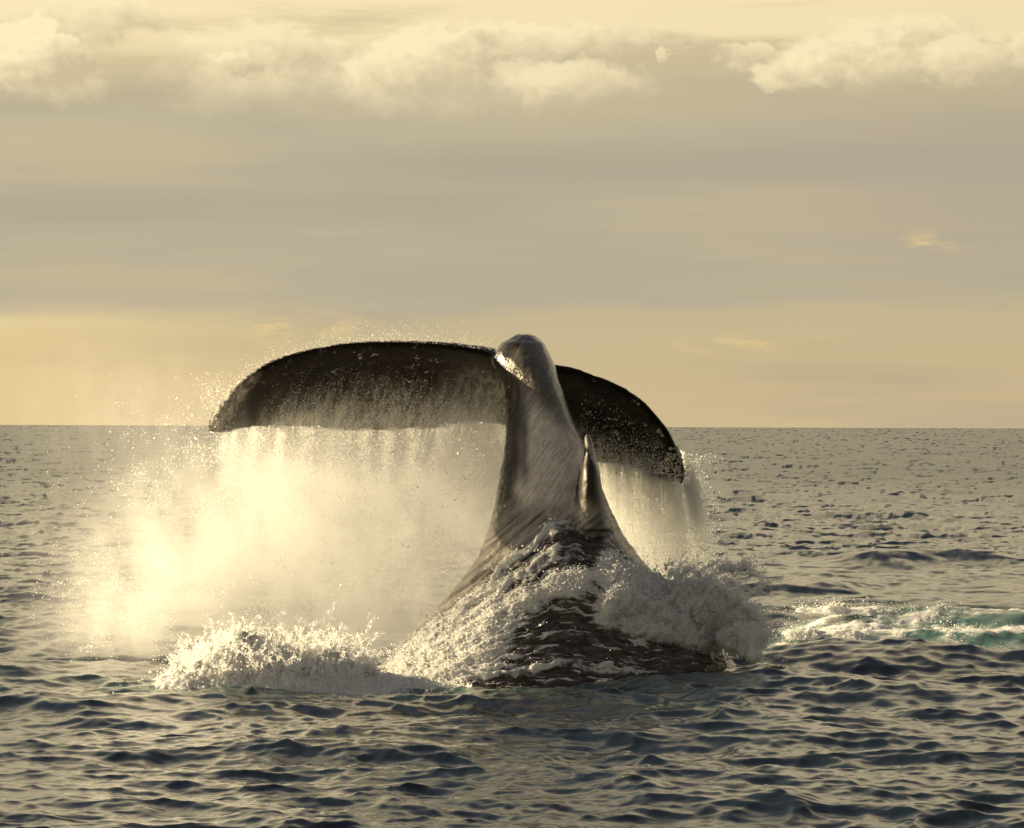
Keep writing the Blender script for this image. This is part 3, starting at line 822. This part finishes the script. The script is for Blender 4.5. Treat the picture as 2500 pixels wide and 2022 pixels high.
def build_left_splash():
    xs = np.arange(-2.95, -0.30, 0.0085); ys = np.arange(26.1, 28.3, 0.0095)
    Yg, Xg = np.meshgrid(ys, xs, indexing='ij')
    u = 1073 + Xg/(S*27.2)
    hm = np.interp(u, [325, 370, 420, 480, 560, 640, 720, 790, 860, 980], [0.02, 0.20, 0.34, 0.43, 0.46, 0.42, 0.30, 0.15, 0.09, 0.03])
    cen = 27.15 + 0.25*fbm(v3(Xg*1.3, 0.0, 3.0), 3)
    env = hm*np.exp(-(np.abs(Yg-cen)/0.56)**2.4)
    q = v3(Xg, Yg*0.9, 0.0)
    r1 = ridged(q*3.4, 6, 0.62); r2 = fbm(q*1.7+40.0, 3)
    h = env*(0.28 + 0.70*r1 + 0.80*r2 + 0.25*perlin(v3(Xg*2.2, Yg*0.8, 30.0)))*(1+0.25*ridged(q*7.0+3.0, 3)) + 0.03*ridged(q*12.0, 4)*ss(0.01, 0.08, env)
    ox = 0.10*fbm(q*6.0+20.0, 4)*ss(0, 0.2, env); oy = 0.14*fbm(q*5.0+60.0, 4)*ss(0, 0.2, env)
    p = np.stack([Xg+ox, Yg+oy, h-0.015], -1)
    n = grid_normals(p); n *= np.sign(n[..., 2:3]+1e-9)
    p = p + n*(0.022*fbm(p*22.0, 4, True)*ss(0.01, 0.08, env))[..., None]
    o = link('splash_foam', cut_mesh('splash_foam', p, env > 0.012, M_FROTH))
    tag(o, 'bright torn splash of white foam at the water under the left fluke', 'splash', 'stuff')
    w = (env*np.clip(r1+0.3, 0, 1)).ravel(); w /= w.sum()
    k = 46000; i = RNG.choice(len(w), k, p=w)
    clump = np.clip(fbm(p.reshape(-1, 3)[i]*6.0, 3)+0.5, 0.05, 1)
    a_ = p.reshape(-1, 3)[i] + n.reshape(-1, 3)[i]*(RNG.exponential(0.028, k)*clump)[:, None]
    crest = p[(h > 0.14)]
    b_ = jets(crest, 900, 70, 0.20, 71, (0.1, -0.1, 0.9), 0.5)
    pts = np.concatenate([a_, b_])
    drops('splash_drops', pts, 0.0009 + RNG.gamma(1.2, 0.0012, len(pts)), M_FOAMDROP, 'spatter of droplets above the white splash under the left fluke', 'splash')
build_left_splash()

def build_right_splash():
    us = np.arange(1250, 1598, 0.95); vv = np.arange(1190, 1384, 0.95)
    V, U = np.meshgrid(vv, us, indexing='ij')
    wu = U + 20*fbm(v3(U/45, V/45, 2.0), 4); wv = V + 16*fbm(v3(U/40, V/40, 7.0), 4)
    vt = np.interp(wu, [1250, 1330, 1400, 1450, 1490, 1540, 1575, 1598], [1244, 1228, 1228, 1224, 1236, 1276, 1328, 1374])
    vb = np.interp(wu, [1250, 1330, 1430, 1490, 1540, 1598], [1268, 1308, 1334, 1352, 1368, 1378])
    q = (wv-vt)/(vb-vt)
    inside = np.clip(4*q*(1-q), 0, 1)*ss(1252, 1310, wu)*(1-ss(1575, 1596, wu))
    xn = np.clip((U-1410)/185.0, -1, 1)
    Yf = np.minimum(front(np.clip(U, 800, 1470), np.clip(V, 1080, 1420)), 29.75 - 0.75*np.sqrt(1-xn**2))
    p = P(U, V, Yf - 0.16*np.sqrt(inside))
    r1 = ridged(p*v3(4.5, 3, 6.0), 6, 0.63)
    hole = np.exp(-((U-1500)/26)**2-((V-1318)/26)**2) + 0.8*np.exp(-((U-1395)/28)**2-((V-1244)/13)**2) + 0.7*np.exp(-((U-1330)/32)**2-((V-1292)/13)**2)
    n = grid_normals(p); n *= -np.sign(n[..., 1:2])
    amt = ss(0.02, 0.5, inside)
    p = p + n*(amt*(0.15*r1 + 0.035*ridged(p*15.0, 4)) - 0.16*hole)[..., None]
    p[..., 2] += amt*0.03*fbm(p*9.0, 3)
    edge = inside + 0.35*fbm(v3(U/16, V/16, 4.0), 4)
    o = link('shoulder_splash', cut_mesh('shoulder_splash', p, edge > 0.10, M_FROTH))
    tag(o, 'grey shaded splash of foam bursting off the right shoulder of the whale', 'splash', 'stuff')
    n = grid_normals(p); n *= -np.sign(n[..., 1:2])
    w = (np.clip(edge-0.1, 0, 0.5)*np.clip(r1+0.25, 0, 1)).ravel(); w /= w.sum()
    k = 42000; i = RNG.choice(len(w), k, p=w); c = p.reshape(-1, 3)[i]
    ww = ss(1.1, 1.9, c[:, 0]); clump = np.clip(fbm(c*6.0, 3)+0.5, 0.05, 1)
    a_ = c + n.reshape(-1, 3)[i]*(RNG.exponential(0.022, k)*clump*(0.6+ww))[:, None]
    rim = p[(edge > 0.08) & (edge < 0.45) & (U > 1380) & (q < 0.5)]
    b_ = jets(rim, 520, 75, 0.15, 72, (0.45, -0.1, 0.8), 0.45)
    rim2 = p[(edge > 0.08) & (edge < 0.6) & (U > 1520)]
    c_ = jets(rim2, 420, 80, 0.12, 73, (0.9, -0.1, 0.5), 0.5)
    pts = np.concatenate([a_, b_, c_])
    drops('shoulder_drops', pts, 0.0009 + RNG.gamma(1.2, 0.0012, len(pts)), M_FOAMDROP, 'droplets flung up around the grey splash on the right shoulder', 'splash')
build_right_splash()

def build_wake_foam():
    xs = np.arange(1.75, 6.4, 0.011); ys = np.arange(30.9, 35.9, 0.02)
    Yg, Xg = np.meshgrid(ys, xs, indexing='ij')
    base = 0.13*np.exp(-((Yg-32.6-0.03*Xg)/0.7)**2) + 0.24*np.exp(-((Yg-34.6-0.02*Xg)/0.85)**2)
    env = 0
    for y0, amp, sd in ((31.5, 0.10, 1.0), (32.5, 0.12, 2.0), (33.6, 0.09, 3.0), (34.5, 0.10, 4.0)):
        yc = y0 + 0.28*fbm(v3(Xg*0.9, sd*9.0, 0.0), 3)
        env = env + amp*np.exp(-((Yg-yc)/0.22)**2)*np.clip(0.12+1.9*fbm(v3(Xg*1.1, sd*5.0, 2.0), 4), 0, 1)
    env = env*ss(1.75, 2.3, Xg)
    q = v3(Xg, Yg*0.7, 0.0)
    r1 = ridged(q*5.0, 5, 0.62)
    h = base + env*(0.3 + 1.1*r1) + 0.02*ridged(q*16.0, 3)*ss(0.01, 0.05, env) - 0.02
    p = np.stack([Xg+0.05*fbm(q*7.0, 3), Yg, h], -1)
    o = link('wake_foam', cut_mesh('wake_foam', p, env > 0.018, M_FROTH))
    tag(o, 'broken line of foam on the turquoise wake to the right of the whale', 'foam', 'stuff')
    w = (env*np.clip(r1+0.2, 0, 1)).ravel(); w /= w.sum()
    k = 9000; c = p.reshape(-1, 3)[RNG.choice(len(w), k, p=w)]
    c = c + np.stack([RNG.normal(0, 0.02, k), RNG.normal(0, 0.02, k), RNG.exponential(0.025, k)], -1)
    drops('wake_drops', c, 0.0009 + RNG.gamma(1.2, 0.0011, k), M_FOAMDROP, 'sparkling droplets above the turquoise wake foam', 'spray')
build_wake_foam()

# ------------------------------------------------------------------ spray
def strands(n, per, u0, v0, Y0, vx, grav, tmax, jit, seed, yspread=0.12):
    """falling threads of drops: each starts at a point of the fluke edge and falls with its own sideways speed"""
    r = np.random.default_rng(seed)
    i = np.repeat(np.arange(n), per); t = r.random(n*per)**0.8*np.repeat(tmax, per)
    uu = u0[i] + vx[i]*t + r.normal(0, 1, len(i))*jit*(0.25+t)
    v_ = v0[i] + grav*t*t + 22*t + r.normal(0, 1, len(i))*jit*(0.3+t)
    Y = Y0[i] + r.normal(0, yspread, len(i))*(0.2+t)
    return P(uu, v_, Y)
def build_right_curtain():
    r = np.random.default_rng(31)
    n = 420
    u0 = r.uniform(1235, 1424, n); edge = np.array(TRAIL_R)
    v0 = np.interp(u0, edge[:, 0], edge[:, 1]) - r.exponential(6, n); Y0 = np.interp(u0, edge[:, 0], edge[:, 2])
    vx = (u0-1300)*0.16 + r.normal(0, 9, n)
    A = strands(n, 210, u0, v0, Y0, vx, 205, r.uniform(0.6, 1.05, n), 2.2, 1)
    # thicker ropes of runoff
    nr_ = 80
    j = r.choice(n, nr_, replace=False)
    A2 = strands(nr_, 420, u0[j], v0[j], Y0[j], vx[j], 205, np.full(nr_, 1.0), 1.1, 9)
    A = np.concatenate([A, A2])
    # thrown outward past the tip
    n2 = 330
    s = r.random(n2)
    u1 = 1424 + np.abs(r.normal(0, 3, n2)); v1 = 945 + 70*s
    vx2 = 78*np.sqrt(r.random(n2))*(1.15-0.3*s)
    B = strands(n2, 200, u1, v1, np.full(n2, 32.2), vx2, 240, r.uniform(0.55, 1.02, n2), 4.5, 2)
    # loose grain
    k = 60000
    uu = r.uniform(1240, 1540, k); v_ = r.uniform(950, 1240, k)
    den = np.exp(-((uu-1400-(v_-1090)*0.12)/95)**4)*np.clip(0.45+0.9*fbm(v3(uu/38, v_/70, 3.0), 4), 0, 1)
    C = P(uu, v_, 32.2 + r.normal(0, 0.2, k))[r.random(k) < den]
    p = np.concatenate([A, B, C]); p = p[p[:, 2] > -0.05]
    uq, vq = uv_of(p); okm = vq < np.interp(uq, [1240, 1320, 1420, 1500, 1560], [1180, 1230, 1250, 1260, 1300])
    p = p[okm]
    drops('falling_spray', p, 0.0008 + r.gamma(1.2, 0.0010, len(p)), M_DROP, 'sunlit curtain of drops falling from the right fluke', 'spray')
build_right_curtain()

def build_left_curtain():
    r = np.random.default_rng(41)
    n = 700
    edge = np.array(TRAIL_L); o_ = np.argsort(edge[:, 0])
    u0 = r.uniform(480, 1055, n); u0 = u0 + 14*np.sin(u0/9.0) + 9*np.sin(u0/4.1)
    v0 = np.interp(u0, edge[o_, 0], edge[o_, 1]) - 2; Y0 = np.interp(u0, edge[o_, 0], edge[o_, 2])
    vx = -18 + 10*np.sin(u0/50) + r.normal(0, 8, n)
    A = strands(n, 95, u0, v0, Y0, vx, 250, r.uniform(0.3, 1.15, n), 6.0, 3, 0.3)
    # two bright threads near the stock
    n2 = 26
    u1 = r.choice([968, 985, 1000], n2) + r.normal(0, 5, n2)
    B = strands(n2, 160, u1, np.full(n2, 884.0), np.full(n2, 31.6), np.full(n2, -26.0)+r.normal(0, 6, n2), 180, np.full(n2, 0.8), 2.0, 4)
    # grain of the burst
    k = 520000
    uu = r.uniform(60, 1070, k); v_ = r.uniform(780, 1400, k)
    d = np.zeros(k)
    for cu, cv, su, sv, a in ((590, 990, 170, 120, 0.8), (640, 1120, 260, 130, 0.8), (330, 1260, 140, 110, 0.8), (850, 1100, 190, 150, 0.6), (960, 980, 90, 110, 0.6), (330, 1050, 80, 130, 0.4),
                              (480, 1250, 220, 110, 0.7), (470, 850, 70, 50, 0.35), (380, 900, 120, 60, 0.12), (700, 1270, 150, 90, 0.6), (930, 1170, 120, 90, 0.4)):
        d = np.maximum(d, a*np.exp(-((uu-cu)/su)**2-((v_-cv)/sv)**2))
    d *= np.clip(0.38 + 1.6*fbm(v3(uu/60, v_/70, 7.0), 6, gain=0.62), 0, 1)
    Yg = 30.7 + r.normal(0, 0.6, k)
    C = P(uu, v_, Yg)[r.random(k) < d]
    A = A[A[:, 2] > -0.05]; B = B[B[:, 2] > -0.05]; C = C[C[:, 2] > -0.05]; p = np.concatenate([A, B, C])
    uq, vq = uv_of(p); la = np.array(LEAD_L); lo_ = np.argsort(la[:, 0])
    infl = (uq > 455) & (uq < 1060) & (vq < np.interp(uq, edge[o_, 0], edge[o_, 1])-4) & (vq > np.interp(uq, la[lo_, 0], la[lo_, 1]))
    keep = ~infl | (uq > 1045); p = p[keep]
    sz = np.where(np.arange(len(keep)) < len(A)+len(B), 0.0007 + r.gamma(1.2, 0.0010, len(keep)), 0.0009 + r.gamma(1.2, 0.0011, len(keep)))[keep]
    drops('burst_spray', p, sz, M_DROP, 'bright burst of spray hanging below the left fluke', 'spray')
    # flecks along the top edge and in front of both flukes
    k = 2600
    la = np.array(LEAD_L); o_ = np.argsort(la[:, 0])
    uu = r.choice([r.normal(0, 1)], 1)[0]*0 + np.concatenate([r.uniform(450, 1040, 1400), r.normal(790, 70, 700), r.normal(520, 60, 500)])
    vt = np.interp(uu, la[o_, 0], la[o_, 1])
    v_ = vt - r.exponential(13, k)
    T = P(uu, v_, np.interp(uu, la[o_, 0], la[o_, 2]))
    k2 = 3500
    u2 = r.uniform(545, 1050, k2); v2 = 900 - r.exponential(38, k2)
    F1 = P(u2, v2, 30.75); F1 = F1[(v2 > np.interp(u2, la[o_, 0], la[o_, 1])+30)]
    k3 = 4200
    u3 = r.uniform(1215, 1400, k3); v3_ = 975 + (u3-1250).clip(0)*0.14 - r.exponential(36, k3)
    lr = np.array(LEAD_R); F2 = P(u3, v3_, 31.0)[v3_ > np.interp(u3, lr[:, 0], lr[:, 1])+40]
    # threads of water running down the underside toward the tip
    n = 420
    us = r.uniform(570, 1035, n); ve = 905 - r.uniform(0, 20, n); ln = r.uniform(30, 120, n)*np.interp(us, [560, 640, 900, 1040], [1.0, 1.1, 0.9, 0.6])
    i = np.repeat(np.arange(n), 70); t = r.random(len(i))
    cur = r.uniform(0.35, 0.85, n)
    ux = us[i] + cur[i]*ln[i]*t + 5*np.sin(t*7+i) + r.normal(0, 1.6, len(i)); vx_ = ve[i] - ln[i]*t + r.normal(0, 1.6, len(i))
    okk = vx_ > np.interp(ux, la[o_, 0], la[o_, 1]) + 34
    F3 = P(ux, vx_, 30.9)[okk & (r.random(len(i)) > t*0.6)]
    p = np.concatenate([T, F1, F2, F3])
    drops('fluke_drops', p, 0.0008 + r.gamma(1.3, 0.0006, len(p)), M_DROP, 'fine drops flying off the edges and undersides of the flukes', 'spray')
build_left_curtain()

# ------------------------------------------------------------------ mist of the burst: a density field
def build_mist():
    K = S*31.0
    lo = Vector((-4.6, 28.7, -0.05)); hi = Vector((2.05, 33.3, 3.3))
    me = bpy.data.meshes.new('mist')
    o = link('mist', me)
    ng = bpy.data.node_groups.new('mist_field', 'GeometryNodeTree')
    ng.interface.new_socket('Geometry', in_out='INPUT', socket_type='NodeSocketGeometry')
    ng.interface.new_socket('Geometry', in_out='OUTPUT', socket_type='NodeSocketGeometry')
    X.nt = ng
    pos = ng.nodes.new('GeometryNodeInputPosition').outputs[0]
    sp = ng.nodes.new('ShaderNodeSeparateXYZ'); ng.links.new(pos, sp.inputs[0])
    px, py, pz = (X(sp.outputs[i]) for i in range(3))
    wob = noise(pos, 1.3, 4, 0.6); wob2 = noise(mapped_gn(ng, pos, (4.1, 0, 9.2)), 1.3, 4, 0.6)
    wx = px + (wob-0.5)*0.75; wz = pz + (wob2-0.5)*0.75
    den = None
    for cu, cv, su, sv, a, y0, sy in MIST:
        ax = (wx - (cu-1073)*K) * (1/(su*K)); az_ = (wz - (H-(cv-894)*K)) * (1/(sv*K)); ay = (py - y0) * (1/sy)
        g = X.m('EXPONENT', (ax*ax + az_*az_ + ay*ay) * -1.0) * a
        den = g if den is None else den + g
    tex = noise(mapped_gn2(ng, pos, (3.4, 2.4, 1.9)), 1.0, 8, 0.66, 0.5)
    den = den * (sstep(0.34, 0.66, tex)*1.45 + 0.12)
    den = den * sstep(-0.05, 0.12, pz)
    den = X.m('MAXIMUM', den - 0.02, 0.0)
    vc = ng.nodes.new('GeometryNodeVolumeCube')
    ng.links.new(den.s, vc.inputs['Density'])
    vc.inputs['Min'].default_value = lo; vc.inputs['Max'].default_value = hi
    for k, d in zip(('X', 'Y', 'Z'), (hi-lo)): vc.inputs['Resolution '+k].default_value = int(d/0.033)
    sm = ng.nodes.new('GeometryNodeSetMaterial'); sm.inputs['Material'].default_value = M_MIST
    out = ng.nodes.new('NodeGroupOutput')
    ng.links.new(vc.outputs[0], sm.inputs['Geometry']); ng.links.new(sm.outputs[0], out.inputs[0])
    md = o.modifiers.new('mist', 'NODES'); md.node_group = ng
    me.materials.append(M_MIST)
    tag(o, 'glowing golden mist blown out below and left of the flukes', 'mist', 'stuff')
def mapped_gn2(ng, vec, sc):
    n = ng.nodes.new('ShaderNodeVectorMath'); n.operation = 'MULTIPLY'; ng.links.new(vec, n.inputs[0]); n.inputs[1].default_value = sc
    return n.outputs[0]
def mapped_gn(ng, vec, off):
    n = ng.nodes.new('ShaderNodeVectorMath'); n.operation = 'ADD'; ng.links.new(vec, n.inputs[0]); n.inputs[1].default_value = off
    return n.outputs[0]
MIST = [  # layout position, spread, strength, distance, depth
    (590, 1000, 150, 85, 1.3, 30.9, 0.65), (620, 1095, 200, 110, 1.0, 30.9, 0.7), (320, 1270, 130, 90, 1.0, 30.8, 0.7),
    (330, 1040, 75, 120, 0.40, 31.0, 0.6), (470, 1190, 190, 110, 1.0, 30.9, 0.7), (660, 1250, 220, 110, 1.0, 30.8, 0.7),
    (850, 1100, 190, 140, 2.4, 31.1, 0.55), (970, 1000, 90, 120, 2.4, 31.1, 0.45), (230, 1330, 150, 50, 0.40, 30.5, 0.7),
    (400, 880, 220, 100, 0.16, 31.0, 0.7), (220, 1150, 170, 190, 0.28, 31.0, 0.7), (830, 1300, 120, 80, 1.2, 30.6, 0.6),
    (1025, 930, 30, 80, 1.8, 30.95, 0.3), (180, 830, 200, 120, 0.09, 31.2, 0.8),
    (1340, 1110, 85, 95, 2.2, 32.3, 0.4), (1445, 1110, 45, 85, 2.0, 32.25, 0.35), (1500, 1270, 60, 45, 0.6, 29.6, 0.35)]
build_mist()
